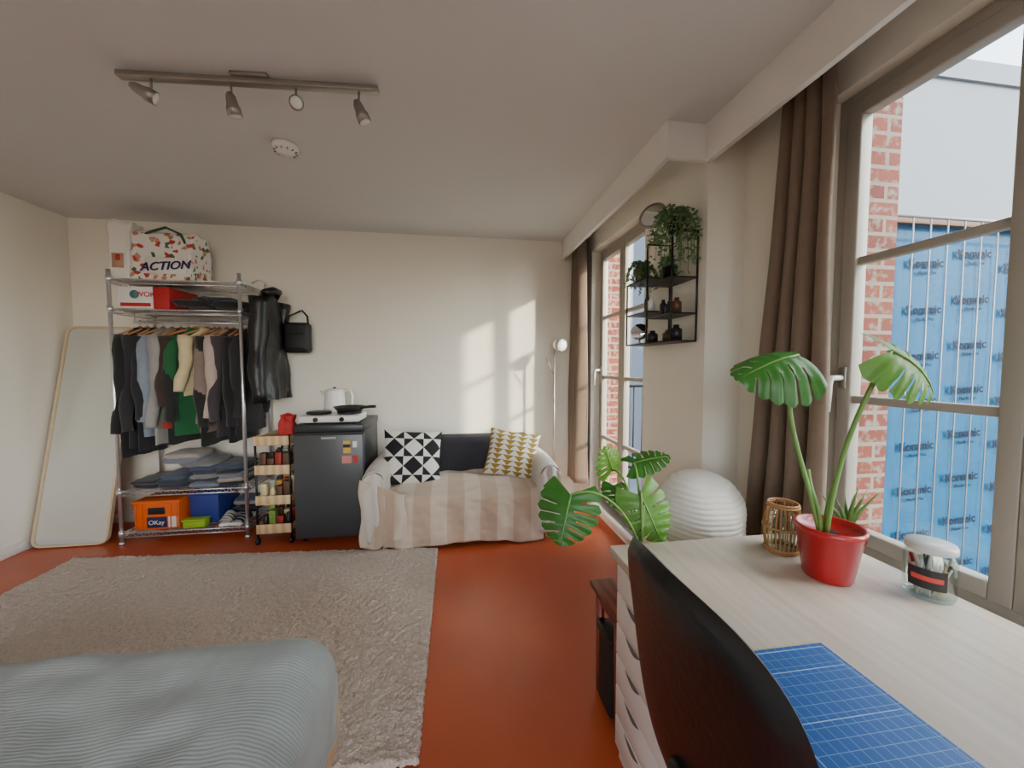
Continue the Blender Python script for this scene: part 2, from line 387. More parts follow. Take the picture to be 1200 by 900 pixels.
def pat1(i,j):
    k=5; I,J=i//k,j//k; a,c=i%k,j%k
    par=(I+J)%2==0
    flip=(J//2+I//2)%2
    if par:
        if a==c: return (True,0^flip,1^flip)
        m=0 if a>c else 1
        m^=flip; return (True,m,m)
    else:
        if a+c==k-1: return (False,0^flip,1^flip)
        m=0 if a+c<k-1 else 1
        m^=flip; return (False,m,m)
pillow('throw_pillow',30,5,pat1,.45,.43,.075,(CB,CW),(-.33,3.05,.575),(math.radians(-20),math.radians(5),math.radians(10)))
def pat2(i,j):
    k=3; I,J=i//k,j//k; a,c=i%k,j%k
    if (I)%2==0:
        if a==c: return (True,0,1)
        m=0 if a>c else 1; return (True,m,m)
    if a+c==k-1: return (False,0,1)
    m=0 if a+c<k-1 else 1; return (False,m,m)
pillow('throw_pillow.001',27,3,pat2,.42,.38,.07,(CW,CM),(.46,3.08,.57),(math.radians(-20),math.radians(8),math.radians(-14)))

# ---------------------------------------------------------------- refrigerator
FR=M('fridge_graphite',(56,58,61),.38,.3,var=.05)
FRD=M('fridge_door',(78,80,83),.35,.3,var=.05)
b=B(); b.bx(-1.135,-.665,2.955,3.44,.03,.84,FR,.008); b.bx(-1.14,-.66,2.90,2.95,.04,.80,FRD,.012,3); b.bx(-1.14,-.66,2.92,3.45,.81,.865,FR,.008)
b.bx(-1.14,-.66,2.905,2.955,.80,.812,BLACK)
for x in (-1.10,-.70):
    for y in (2.98,3.40): b.tube([(x,y,0),(x,y,.04)],.018,BLACK)
b.bx(-.95,-.85,2.897,2.901,.765,.78,M('badge_silver',(190,190,190),.3,.8))
SR=M('sticker_red',(190,40,40),.5); SY=M('sticker_yellow',(220,180,60),.5)
b.bx(-.80,-.75,2.896,2.901,.66,.75,SY); b.bx(-.80,-.75,2.8955,2.8965,.70,.725,BLACK); b.bx(-.735,-.705,2.896,2.901,.70,.745,WHITEPL)
b.bx(-.81,-.745,2.896,2.901,.585,.64,M('sticker_pink',(200,130,120),.5)); b.bx(-.735,-.70,2.896,2.901,.59,.64,SR)
b.build('mini_fridge')
b=B(); b.bx(-1.12,-.70,2.95,3.21,.876,.925,WHITEPL,.012,3)
for x in (-1.02,-.80): b.lathe([(.0,.928),(.085,.928),(.09,.94),(.08,.947),(0,.947)],(x,3.09,0),DARKPL)
for x in (-1.0,-.82): b.lathe([(.016,0),(.016,.015),(0,.016)],(x,2.951,.90),DARKPL,rot=(pi/2,0,0))
for x in (-1.08,-.74): 
    for y in (2.98,3.18): b.tube([(x,y,.866),(x,y,.878)],.012,DARKPL)
b.build('electric_hotplate')
b=B(); b.lathe([(0,.0),(.085,.0),(.088,.03),(.08,.14),(.073,.215),(.068,.23),(.02,.238),(0,.24)],(-.97,3.31,.866),WHITEPL)
b.tube([(-.905,3.31,1.085),(-.850,3.31,1.09),(-.835,3.31,1.04),(-.84,3.31,.95),(-.89,3.31,.91)],.012,WHITEPL); b.tube([(-1.03,3.31,1.05),(-1.06,3.31,1.07),(-1.08,3.31,1.09)],[.02,.014,.008],WHITEPL)
b.sph((-.97,3.31,1.108),(.012,.012,.01),DARKPL)
b.build('electric_kettle')
b=B(); b.lathe([(0,0),(.09,0),(.115,.03),(.118,.032),(.112,.03),(.088,.006),(0,.006)],(-.80,3.09,.948),DARKPL)
b.tube([(-.70,3.03,.975),(-.62,2.96,.99),(-.58,2.93,.993)],.011,DARKPL); b.build('frying_pan')

# ---------------------------------------------------------------- kitchen trolley
b=B(); cx0,cx1,cy0,cy1=-1.41,-1.185,2.95,3.38
for x in (cx0,cx1):
    for y in (cy0,cy1): b.tube([(x,y,.05),(x,y,.80)],.008,BLACK); b.tube([(x-.008,y,.025),(x+.008,y,.025)],.025,BLACK,12)
for z in (.09,.30,.52,.73):
    b.bx(cx0,cx1,cy0,cy1,z-.006,z,BLACK)
    for x in (cx0,cx1): b.bx(x-.004,x+.004,cy0,cy1,z,z+.05,WOODL,.002)
    b.bx(cx0-.004,cx1+.004,cy0-.014,cy0-.002,z-.008,z+.06,WOODL,.003)
b.build('kitchen_trolley')
cols=[(150,40,30),(60,110,50),(220,200,150),(200,150,60),(40,60,40),(230,230,225),(90,60,40),(120,150,60),(30,30,34)]
PC=[M('pack_%d'%i,c,.45) for i,c in enumerate(cols)]
b=B(); random.seed(3)
for z,hm in ((.09,.15),(.30,.16),(.52,.15)):
    for y in (3.0,3.12,3.25):
        for k in range(4):
            x=cx0+.035+k*.052; h=R(.10,hm); m=random.choice(PC)
            if random.random()<.5: b.lathe([(0,0),(.02,0),(.021,h*.7),(.013,h*.85),(.013,h),(0,h)],(x,y,z),m,12)
            else: b.bx(x-.022,x+.02,y-.025,y+.025,z,z+h,m,.003)
b.build('pantry_goods')
b=B(); RP=M('red_paper',(186,36,36),.6,bump=.4,bs=30)
def bag(b,c,w0,w1,d,h,mat,pinch=.3):
    def f(u,v):
        t=u*4; k=int(t)%4; fr=t-int(t); w=(w0+(w1-w0)*v)/2; dd=d/2*(1-pinch*v)
        P=[(-w,-dd),(w,-dd),(w,dd),(-w,dd)]; a=P[k]; e=P[(k+1)%4]
        x=a[0]+(e[0]-a[0])*fr; y=a[1]+(e[1]-a[1])*fr
        q=.012*nz(u*9,v*4,c[0])*(v+.3)
        return (c[0]+x+q,c[1]+y+q,c[2]+h*v+.02*nz(u*7,5)*v)
    b.grid(f,48,14,mat,cu=True); b.add([(c[0]+sx*w0/2,c[1]+sy*d/2,c[2]) for sx,sy in ((-1,-1),(1,-1),(1,1),(-1,1))],[(0,1,2,3)],mat,False)
bag(b,(-1.24,3.08,.735),.10,.09,.09,.19,RP); b.build('paper_bag',solid=.002)

# ---------------------------------------------------------------- wire rack
rx0,rx1,ry0,ry1=-2.385,-1.55,3.10,3.50
b=B()
for x in (rx0,rx1):
    for y in (ry0,ry1):
        b.tube([(x,y,.0),(x,y,1.965)],.0125,CHROME,10); b.lathe([(.0,0),(.02,0),(.02,.012),(.013,.02)],(x,y,0),CHROME,12)
        for z in (.08,.38,1.69,1.90): b.tube([(x,y,z-.02),(x,y,z+.02)],.018,CHROME,10)
for z in (.08,.38,1.69,1.90):
    for dz in (0,-.03):
        b.tube([(rx0,ry0,z+dz),(rx1,ry0,z+dz)],.004,CHROME,6); b.tube([(rx0,ry1,z+dz),(rx1,ry1,z+dz)],.004,CHROME,6)
        b.tube([(rx0,ry0,z+dz),(rx0,ry1,z+dz)],.004,CHROME,6); b.tube([(rx1,ry0,z+dz),(rx1,ry1,z+dz)],.004,CHROME,6)
    for y in (ry0,ry1):
        zz=[(rx0+(rx1-rx0)*i/36,y,z-(0 if i%2 else .03)) for i in range(37)]; b.tube(zz,.0025,CHROME,5)
    for x in (rx0,rx1):
        zz=[(x,ry0+(ry1-ry0)*i/16,z-(0 if i%2 else .03)) for i in range(17)]; b.tube(zz,.0025,CHROME,5)
    for i in range(1,36): 
        x=rx0+(rx1-rx0)*i/36; b.tube([(x,ry0,z),(x,ry1,z)],.0022,CHROME,5)
    for k in (.33,.66): b.tube([(rx0,ry0+.4*k,z-.005),(rx1,ry0+.4*k,z-.005)],.0035,CHROME,6)
b.tube([(rx0,3.30,1.62),(rx1,3.30,1.62)],.010,CHROME,10)
for x in (rx0,rx1): b.tube([(x,3.30,1.62),(x,3.30,1.68)],.006,CHROME)
b.build('wire_shelving_rack')

def cloth(n,c,**k): return M('cloth_'+n,c,.95,var=.15,vs=25,bump=.25,bs=120,sheen=.2)
def garment(b,x,yc,zt,L,w,th,mat,yaw=0,sl=.62,seed=0,sr=.05,mat2=None):
    ca,sa=math.cos(yaw),math.sin(yaw)
    def tr(dx,dy,z): return (x+dx*ca-dy*sa,yc+dx*sa+dy*ca,z)
    def f(u,v):
        a=u*2*pi; d=v*L
        if d<.03: hw=.05+.3*d
        elif d<.12: hw=.06+(w-.06)*((d-.03)/.09)**.7
        else: hw=w*(1+.04*math.sin(d*5+seed))
        t=th*(.5+.5*min(1,d/.25))*(1+.5*nz(a*1.3,v*3,seed))
        fold=1+.25*math.sin(a*5+seed+v*2)*min(1,d*1.5)
        return tr(t*math.cos(a)*fold,hw*math.sin(a),zt-d+.01*nz(a*2,seed)*v)
    b.grid(f,28,22,mat,cu=True)
    for sgn in (-1,1):
        pts=[];rs=[]
        for i in range(13):
            q=i/12; pts.append(tr(.014*math.sin(q*5+seed)+.01,sgn*(w*.80+.05*q+.014*math.sin(q*7+seed)),zt-.07-sl*q)); rs.append(sr*(1-.28*q+.09*math.sin(q*17+seed)))
        b.tube(pts,rs,mat,10)
        if mat2: b.tube([pts[-1],(pts[-1][0],pts[-1][1],pts[-1][2]-.05)],rs[-1]*1.02,mat2,10)
HW=M('hanger_wood',(170,120,70),.5)
specs=[(-2.40,(28,28,30),.95,.7),(-2.345,(40,40,44),.88,.68),(-2.295,(30,32,38),.9,.6),(-2.235,(128,140,154),.80,.62),(-2.17,(146,144,142),.86,.66),(-2.105,(58,42,36),.74,.5),
 (-2.05,(34,34,36),.86,.62),(-1.97,(28,92,54),.80,.62),(-1.90,(206,190,150),.50,.40),(-1.86,(30,32,30),.88,.66),(-1.825,(132,114,106),.78,.64),(-1.77,(184,166,156),.7,.6),(-1.715,(60,54,58),.82,.62),(-1.66,(24,24,26),.86,.66),(-1.61,(38,36,40),.8,.6)]
random.seed(11)
hc=empty('hanging_clothes')
CUFF=cloth('cuff_red',(150,44,36))
for i,(x,c,L,sl) in enumerate(specs):
    x=-2.345+(x+2.40)*(2.345-1.60)/(2.40-1.61)
    b=B(); m=cloth('g%d'%i,c)
    yaw=R(-.30,.02); w=.19; yc=3.30
    if i==7: yaw=-.80; w=.17; yc=3.26
    if i==8: yaw=-.55; w=.17; yc=3.27
    garment(b,x,yc,1.575,L,w,.024 if i!=7 else .04,m,yaw,sl,i*1.7,.048,CUFF if i==7 else None)
    b.tube([(x,3.30,1.575),(x,3.30,1.60),(x,3.287,1.612),(x,3.287,1.628),(x,3.30,1.636),(x,3.313,1.628)],.0025,CHROME,6)
    b.tube([(x-.16*math.sin(-yaw),yc-.16*math.cos(yaw),1.515),(x,yc,1.585),(x+.16*math.sin(-yaw),yc+.16*math.cos(yaw),1.515)],.007,HW,6)
    b.build('garment',parent=hc)
LE=M('black_leather',(18,18,20),.38,var=.1,bump=.6,bs=16)
b=B(); garment(b,-1.44,3.28,1.87,.84,.20,.075,LE,.0,.78,2.2,.07)
b.tube([(-1.44,3.25,1.87),(-1.44,3.26,1.93),(-1.5,3.27,1.955),(-1.545,3.27,1.93)],.004,CHROME,6)
b.tube([(-1.42,3.18,1.84),(-1.38,3.24,1.87),(-1.38,3.32,1.87),(-1.43,3.38,1.84)],.03,LE,8)
b.build('leather_jacket')
b=B(); BG=M('black_nylon',(24,24,26),.55,bump=.3,bs=25)
b.box((-1.28,3.42,1.52),(.20,.10,.25),BG,.03,4); b.box((-1.28,3.365,1.49),(.15,.03,.13),BG,.012,3)
b.tube([(-1.36,3.42,1.64),(-1.35,3.44,1.70),(-1.28,3.52,1.76),(-1.21,3.44,1.70),(-1.20,3.42,1.64)],.008,BG,6)
b.tube([(-1.28,3.549,1.75),(-1.28,3.51,1.75),(-1.28,3.505,1.77)],.006,CHROME,6)
b.build('shoulder_bag')
def fold(b,c,w,d,h,mat,seed):
    n=12
    def f(u,v):
        a=u*2*pi; p=-pi/2+v*pi; e=.35
        sg=lambda q,k: math.copysign(abs(q)**k,q)
        X=sg(math.cos(a),e)*sg(math.cos(p),e)*w/2; Y=sg(math.sin(a),e)*sg(math.cos(p),e)*d/2; Z=sg(math.sin(p),.8)*h/2
        k=1+.15*nz(a*1.5,p,seed)
        return (c[0]+X*k,c[1]+Y*k,c[2]+Z*(1+.3*nz(a,p,seed+9))+.008*nz(X*20,Y*20,seed))
    b.grid(f,28,10,mat,cu=True)
random.seed(5)
fc=[cloth('f%d'%i,c) for i,c in enumerate([(40,40,46),(78,84,96),(120,120,122),(50,56,70),(34,34,36),(160,150,142),(64,76,100),(112,118,132)])]
b=B()
for k,x in enumerate((-2.25,-2.06,-1.87,-1.68)):
    z=.405
    for q in range([2,3,6,5][k]):
        fold(b,(x+R(-.02,.02),3.27+R(-.02,.02),z),.19,.30,.04,random.choice(fc),R(0,50)); z+=.031
for k in range(3): fold(b,(-1.92+R(-.1,.1),3.25,.56+.03*k),.25,.25,.05,fc[(2,7,5)[k]],k*7)
b.build('folded_clothes')
b=B()
for k in range(7): fold(b,(-1.93+.052*k,3.29+R(-.03,.03),1.725+R(0,.025)+(.03 if 1<k<5 else 0)),.18,.30,.06,fc[[0,4,0,4,3,4,0][k]],k*5)
b.build('folded_clothes.001')
BX=M('carton_white',(230,225,221),.6); BR=M('carton_red',(178,30,36),.55)
bo=empty('cardboard_box')
b=B(); b.bx(-2.36,-2.135,3.13,3.45,1.70,1.855,BX,.003); b.bx(-2.134,-2.03,3.13,3.45,1.70,1.855,BR,.003); b.lathe([(0,0),(.03,0),(.03,.002),(0,.002)],(-2.25,3.128,1.80),M('print_teal',(60,130,130),.5),rot=(pi/2,0,0)); b.bx(-2.34,-2.15,3.127,3.13,1.715,1.74,BR); b.build('carton',parent=bo)
tx=textmesh('WOK',.05,.001); puttext('print',tx,BR,(-2.18,3.126,1.785),(pi/2,0,0),bo)
# shopping bags on top
Wt=(232,228,220)
BAGM=blotch('bag_print',[Wt,Wt,Wt,(190,140,108),Wt,Wt,(190,52,44),Wt,Wt,(80,100,66),Wt],34)
sb=empty('shopping_bag')
BAGW=M('bag_white',Wt,.45,bump=.2,bs=12)
b=B(); bag(b,(-2.11,3.30,1.905),.38,.42,.28,.36,BAGM,.35)
b.box((-2.06,3.160,2.015),(.27,.004,.12),BAGW,.001,1,(math.radians(-8),0,0))
b.tube([(-2.22,3.21,2.25),(-2.16,3.18,2.26),(-2.06,3.17,2.29),(-1.97,3.18,2.25),(-1.95,3.21,2.17)],.008,M('handle_green',(40,80,60),.6),6)
b.build('bag',parent=sb,solid=.002)
NAVY=M('print_navy',(24,30,80),.5)
ta=textmesh('ACTION',.085,.001,.25,.002); puttext('print',ta,NAVY,(-2.06,3.148,1.985),(math.radians(82),math.radians(-5),0),sb)
b=B(); bag(b,(-2.36,3.24,1.905),.12,.14,.18,.42,BAGW,.3)
b.box((-2.36,3.15,2.04),(.07,.003,.10),M('figure_print',(176,140,112),.6),.001,1); b.box((-2.355,3.148,2.06),(.03,.003,.04),SR,.001,1)
b.build('plastic_bag',solid=.002)
# bottom shelf things
OR=M('crate_orange',(222,96,22),.5); BL=M('crate_blue',(34,52,130),.5)
cr=empty('storage_crate')
b=B(); b.bx(-2.32,-2.03,3.13,3.44,.085,.30,OR,.008); b.bx(-2.33,-2.02,3.12,3.45,.28,.30,OR,.004); b.bx(-2.23,-2.12,3.122,3.13,.20,.25,DARKPL,.01); b.bx(-2.24,-2.11,3.125,3.13,.10,.18,NAVY,.004)
b.bx(-2.10,-2.035,3.124,3.13,.10,.18,CW,.003)
for x in (-2.31,-2.27,-2.08,-2.04): b.bx(x-.004,x+.004,3.122,3.13,.10,.28,OR)
b.build('crate',parent=cr)
tk=textmesh('OKay',.045,.001); puttext('print',tk,WHITEPL,(-2.175,3.122,.125),(pi/2,0,0),cr)
b=B(); b.bx(-2.0,-1.80,3.20,3.48,.085,.315,BL,.008); b.bx(-2.01,-1.79,3.19,3.485,.30,.325,BL,.004); b.build('storage_crate.001')
LM=M('lime_plastic',(150,190,40),.4)
b=B(); b.bx(-2.00,-1.85,3.11,3.185,.085,.135,LM,.01); b.bx(-2.005,-1.845,3.105,3.188,.135,.15,LM,.006); b.build('lunch_box')
b=B(); SG=M('shoe_dark',(40,42,48),.7)
for i,(x,a) in enumerate(((-1.73,.2),(-1.63,-.1))):
    b.box((x,3.22,.10),(.085,.24,.025),WHITEPL,.01,3,(0,0,a)); 
    b.grid(lambda u,v:(x+.045*math.cos(u*pi)+a*(v*.1-.05)*-1,3.14+.13*v-.03,.105+.06*math.sin(u*pi)*(.5+.5*v)),12,8,SG if i else CW)
    for k in range(3): b.grid(lambda u,v:(x+.047*math.cos(u*pi),3.13+.03*k+.012*v,.107+.064*math.sin(u*pi)*(.55+.12*k)),12,1,CW if i else SG)
b.build('slippers')
b=B()
for k in range(4): fold(b,(-1.68+R(-.03,.03),3.42,.115+.03*k),.18,.12,.04,fc[k+3],k*3)
b.build('folded_clothes.002')

# ---------------------------------------------------------------- mirror
MIR=M('mirror_glass',(232,236,236),.02,1,var=0); MW=M('birch_frame',(206,184,150),.5,var=.08,vs=20)
b=B(); W,Hh,r=.475,1.63,.06
def rr(off,k=8):
    pts=[]
    for cx,cz,a0 in ((W/2-r,Hh-r,0),(-W/2+r,Hh-r,pi/2),(-W/2+r,r,pi),(W/2-r,r,1.5*pi)):
        for i in range(k+1):
            a=a0+pi/2*i/k; pts.append((cx+(r-off)*math.cos(a),cz+(r-off)*math.sin(a)))
    return pts
o=rr(0); i_=rr(.014); n=len(o)
vs=[(x,-.014,z) for x,z in o]+[(x,-.014,z) for x,z in i_]+[(x,.014,z) for x,z in o]+[(x,-.006,z) for x,z in i_]
fs=[]
for k in range(n):
    q=(k+1)%n; fs+=[(k,q,n+q,n+k),(k,2*n+k,2*n+q,q),(n+k,n+q,3*n+q,3*n+k)]
fs.append(tuple(2*n+k for k in range(n)))
b.add(vs,fs,MW,False); b.add([(x,-.006,z) for x,z in i_],[tuple(range(n))],MIR,False)
b.build('standing_mirror',(-2.725,3.12,.004),(math.radians(-12.6),0,0),recalc=True)

# ---------------------------------------------------------------- ceiling lights
b=B(); p0,p1=Vector((-1.285,1.76,2.425)),Vector((-.30,1.70,2.425))
d=(p1-p0); ang=math.atan2(d.y,d.x); mid=(p0+p1)/2
b.box(mid,(d.length,.035,.022),NICK,.004,2,(0,0,ang)); b.box(mid+Vector((0,0,.017)),(.14,.06,.014),NICK,.003,2,(0,0,ang))
LENS=M('lamp_lens',(230,228,220),.25)
for t,dr in ((.12,(.75,.2,-.35)),(.42,(.12,.2,-.95)),(.67,(.3,-.8,-.35)),(.92,(.35,.1,-.85))):
    p=p0+d*t; dv=Vector(dr).normalized(); j=p+Vector((0,0,-.075))
    b.tube([p,j],.0045,NICK,8); b.sph(j,.010,NICK,10)
    a=j-dv*(.03 if t>.2 else .07); b.tube([a,a+dv*.015,a+dv*.045,a+dv*.055,a+dv*.085],[.010,.018,.021,.026,.026],NICK,18)
    b.tube([a+dv*.084,a+dv*.088],[.023,.021],LENS,16)
b.build('track_light')
b=B(); b.lathe([(.0,2.449),(.065,2.449),(.065,2.435),(.055,2.418),(.04,2.412),(.038,2.405),(0,2.402)],(-.87,2.23,0),WHITEPL)
for k in range(12):
    a=k*pi/6; b.box((-.87+.05*math.cos(a),2.23+.05*math.sin(a),2.415),(.012,.003,.006),DARKPL,0,1,(0,0,a))
b.build('smoke_detector')

# ---------------------------------------------------------------- curtains
def curtain(name,x,ya0,yb0,ya1,yb1,z0,z1,nf,amp,seed,xs=0):
    b=B()
    def f(u,v):
        ya=ya0+(ya1-ya0)*v**.6; yb=yb0+(yb1-yb0)*v
        y=ya+(yb-ya)*u; z=z1+(z0-z1)*v
        ph=u*nf*2*pi+.8*nz(u*3,v*2,seed)+seed
        return (x+xs*v+amp*(.6+.5*v)*math.sin(ph)+.01*nz(u*5,v*4,seed),y+.012*math.cos(ph*1.0)+.01*nz(v*3,u*4,seed+5),z)
    b.grid(f,nf*16,40,CURT); b.build(name,solid=.003)
curtain('curtain',1.115,3.27,3.51,3.25,3.51,.24,2.42,4,.055,1)
curtain('curtain.001',1.335,1.235,1.44,1.205,1.64,.02,2.42,4,.04,3,-.0)

# ---------------------------------------------------------------- reading floor lamp
b=B(); lx,ly=.885,3.36
b.lathe([(0,0),(.12,0),(.12,.015),(.11,.022),(0,.024)],(lx,ly,0),NICK); b.tube([(lx,ly,.02),(lx,ly,1.40)],.009,NICK,10)
b.tube([(lx,ly,1.40),(lx+.0,ly-.02,1.45),(lx+.005,ly-.05,1.47)],.007,NICK,8)
dv=Vector((.35,-.9,-.15)).normalized(); c=Vector((lx+.03,ly-.04,1.475))
b.tube([c-dv*.05,c-dv*.035,c,c+dv*.05],[.015,.042,.052,.056],CHROME,22,caps=True); b.tube([c+dv*.049,c+dv*.052],[.05,.048],LENS,20)
b.tube([(lx,ly,1.20),(lx-.08,ly-.02,1.36)],.005,NICK,8)
b.build('floor_lamp')

# ---------------------------------------------------------------- foliage helpers
LEAF=M('monstera_leaf',(58,116,42),.36,var=.35,vs=12,bump=.25,bs=26,transl=.35)
LEAFB=M('monstera_leaf_light',(100,152,58),.38,var=.3,vs=12,bump=.2,bs=26,transl=.4)
STEM=M('plant_stem',(104,142,64),.5)
SOIL=M('soil',(44,32,24),1,bump=.8,bs=60)
def leaf(b,base,d,up,L,W,mat,split=True,droop=.25,cup=.25):
    d=Vector(d).normalized(); up=Vector(up); up=(up-d*up.dot(d)).normalized(); s=d.cross(up); base=Vector(base)
    N=60; rows=[0,.2,.36,.55,.8,1]; F=6.5
    for sd in (-1,1):
        vs=[];fs=[]
        for i in range(N+1):
            t=i/N
            w=W*(math.sin(pi*min(1,(t*.93+.07))**.62))**.75 if t<1 else 0
            g=(t*F+.3*(sd>0))%1; lobe=1-.10*abs((g-.2)/.8-.5)*2 if .14<t<.9 else 1
            for k,r in enumerate(rows):
                back=-.30*L*(1-t)**2.2*r*1.1+.22*L*t*r*(1-t)*2
                q=base+d*(L*t+back)+s*sd*w*r*(lobe if r>.6 else 1)-up*(droop*L*t*t+cup*w*r*r)+up*.045*L*math.sin((g)*2*pi)*r*.5
                vs.append(q)
        K=len(rows)
        for i in range(N):
            t=(i+.5)/N; g=(t*F+.3*(sd>0))%1
            for k in range(K-1):
                if split and .14<t<.9 and g<.17 and k>=(2 if int(t*F)%2 else 1): continue
                fs.append((i*K+k,(i+1)*K+k,(i+1)*K+k+1,i*K+k+1))
        b.add(vs,fs,mat)
    b.tube([base+d*L*t-up*(droop*L*t*t-.002) for t in (0,.25,.5,.75,.95)],[.004,.003,.0025,.002,.001],STEM,6)
def bez(p0,p1,p2,p3,n=14):
    P=[Vector(p) for p in (p0,p1,p2,p3)]
    return [P[0]*(1-t)**3+P[1]*3*t*(1-t)**2+P[2]*3*t*t*(1-t)+P[3]*t**3 for t in [i/n for i in range(n+1)]]

# ---------------------------------------------------------------- desk
DZ=.70
DTOP=grainmat('desk_birch',(216,203,187),(198,183,166),.34,45,1.6)
desk=empty('desk')
b=B(); b.bx(.505,1.285,-.75,1.185,DZ-.03,DZ,DTOP,.003); b.build('desktop',parent=desk)
b=B()
for y in (-.70,): 
    for x in (.56,1.23): b.bx(x-.025,x+.025,y-.025,y+.025,0,DZ-.03,WHITEPL,.004)
b.bx(1.20,1.24,1.11,1.15,0,DZ-.03,WHITEPL,.004)
b.build('legs',parent=desk)
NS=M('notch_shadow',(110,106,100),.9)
b=B(); y0,y1=.81,1.165; b.bx(.54,1.12,y0,y1,.03,DZ-.032,WHITEPL,.003); b.bx(.53,1.12,y0+.02,y1-.02,0,.03,WHITEPL)
nd=6; zz0=.035; dh=(DZ-.035-zz0)/nd
for i in range(nd):
    a=zz0+i*dh; b.bx(.522,.540,y0+.004,y1-.004,a+.002,a+dh-.003,WHITEPL,.002)
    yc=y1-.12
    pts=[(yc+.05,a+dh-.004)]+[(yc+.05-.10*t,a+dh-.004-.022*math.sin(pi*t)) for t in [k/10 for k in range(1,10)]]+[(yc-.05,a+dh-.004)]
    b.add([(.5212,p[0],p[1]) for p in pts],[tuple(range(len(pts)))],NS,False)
b.build('drawer_unit',parent=desk)
MAT=brickmat('cutting_mat_grid',(32,90,160),(32,90,160),(112,152,196),.02,.02,.0006,'XYZ',0,.5,0)
b=B(); b.bx(.53,.775,.22,.69,DZ,DZ+.003,MAT,.001)
LNE=M('mat_line',(150,180,215),.5)
for x in (.54,.765): b.bx(x-.0008,x+.0008,.23,.68,DZ+.003,DZ+.0034,LNE)
for y in (.23,.68): b.bx(.54,.765,y-.0008,y+.0008,DZ+.003,DZ+.0034,LNE)
for y in (.33,.43,.53,.63): b.bx(.54,.765,y-.0007,y+.0007,DZ+.003,DZ+.0034,LNE)
b.build('cutting_mat')
REDP=M('red_glaze',(172,16,26),.3,coat=.4)
pot=Vector((1.045,.92,DZ))
b=B(); b.lathe([(0,.002),(.055,.0),(.058,.004),(.079,.132),(.083,.134),(.083,.148),(.075,.148),(.073,.135),(0,.125)],pot,REDP,36)
b.lathe([(0,.128),(.073,.128)],pot,SOIL,24)
c=pot+Vector((0,0,.12))
l1=Vector((.955,.95,1.325)); l2=Vector((1.115,.84,1.335))
b.tube(bez(c+Vector((-.03,0,0)),c+Vector((-.06,.02,.2)),(.93,1.0,1.17),l1),.006,STEM,8)
b.tube(bez(c+Vector((-.02,-.01,0)),c+Vector((-.01,-.02,.25)),(1.06,.85,1.22),l2),.006,STEM,8)
b.tube(bez(c+Vector((-.03,0,.0)),c+Vector((-.04,-.01,.1)),(1.0,.93,.9),(1.0,.95,1.0)),.005,STEM,8)
b.tube(bez(c+Vector((-.02,0,.0)),c+Vector((.0,.01,.1)),(1.06,.93,.92),(1.10,.95,1.0)),[.005]*10+[.003]*5,STEM,8)
leaf(b,l1,(-.86,-.06,-.08),(-.15,-.55,.80),.17,.115,LEAF,True,.38,.7)
leaf(b,l2,(.74,-.38,-.40),(-.3,-.65,.7),.165,.10,LEAFB,True,.5,.45)
b.build('potted_monstera')
WOODD=wavemat('mahogany',(140,66,42),(108,46,30),8,'X',.35,3,.1)
s=B(); s.bx(.53,.83,1.20,1.44,.415,.44,WOODD,.006)
for x in (.565,.80):
    for y in (1.235,1.41): s.tube([(x,y,0),(x,y,.415)],[.013,.018],WOODD,10)
s.bx(.56,.805,1.235,1.25,.36,.40,WOODD,.003); s.bx(.56,.575,1.24,1.41,.36,.40,WOODD,.003)
s.build('wooden_stool')
s=B(); s.bx(.545,.78,1.262,1.385,.002,.29,M('dark_green_box',(28,34,30),.6),.02,3); s.bx(.54,.785,1.258,1.39,.275,.31,BLACK,.008); s.build('storage_box')
st=Vector((.69,1.32,.441)); b=B()
b.lathe([(0,0),(.06,0),(.08,.12),(.084,.125),(.076,.125),(.07,.11),(0,.105)],(st.x,st.y,st.z),M('pot_terracotta',(150,90,66),.8),28)
c=st+Vector((0,0,.10))
LV=[((.425,1.36,.815),(-.30,-.35,-.70),(-.3,-.8,.55),.18,.12,0),((.70,1.36,.80),(.28,-.45,-.80),(-.1,-.95,.2),.18,.10,1),((.645,1.5,.86),(-.25,-.3,.6),(.1,-1,.3),.12,.07,1),
    ((.74,1.5,.885),(.6,-.2,.25),(0,-.5,.9),.15,.075,0),((.72,1.36,.73),(.5,-.3,-.6),(.1,-.6,.7),.14,.07,1),((.65,1.48,.80),(-.1,-.5,-.2),(0,-.3,1),.12,.06,0)]
for p,dd,up,L,W,q in LV:
    b.tube(bez(c,c+Vector((0,0,.15)),(Vector(p)+c)/2+Vector((0,0,.2)),p),.0045,STEM,8)
    leaf(b,p,dd,up,L,W,(LEAF,LEAFB)[q],True,.2,.2)
b.build('potted_monstera.001')
# paper lantern
PAP=M('rice_paper',(250,247,240),1.0,var=.04,vs=30,transl=.3,bump=.35,bs=45,spec=.1)
b=B(); prof=[]; LR=.18; zt=.845; NP=420
for i in range(NP+1):
    z=.03+(zt-.03)*i/NP
    hh=zt-z
    r=LR if hh>LR*.95 else LR*math.sqrt(max(0,1-((LR*.95-hh)/(LR*.95))**2))
    lo=z-.03
    if lo<.09: r*=math.sqrt(max(.12,1-((.09-lo)/.09)**2))
    prof.append((r,z))
vs=[];fs=[];n=72
for k,(r,z) in enumerate(prof):
    for j in range(n):
        t=2*pi*j/n; cx,cy=math.cos(t),math.sin(t)
        zz=z+.012*nz(cx*1.5,cy*1.5,z*3)
        q=max(.01,r-.005+.005*abs(math.sin(zz*150))+.006*nz(cx*2,cy*2,z*9)+.003*nz(cx*7,cy*7,z*25))
        vs.append((1.045+q*cx,1.50+q*cy,z))
for i in range(len(prof)-1):
    for j in range(n): fs.append((i*n+j,i*n+(j+1)%n,(i+1)*n+(j+1)%n,(i+1)*n+j))
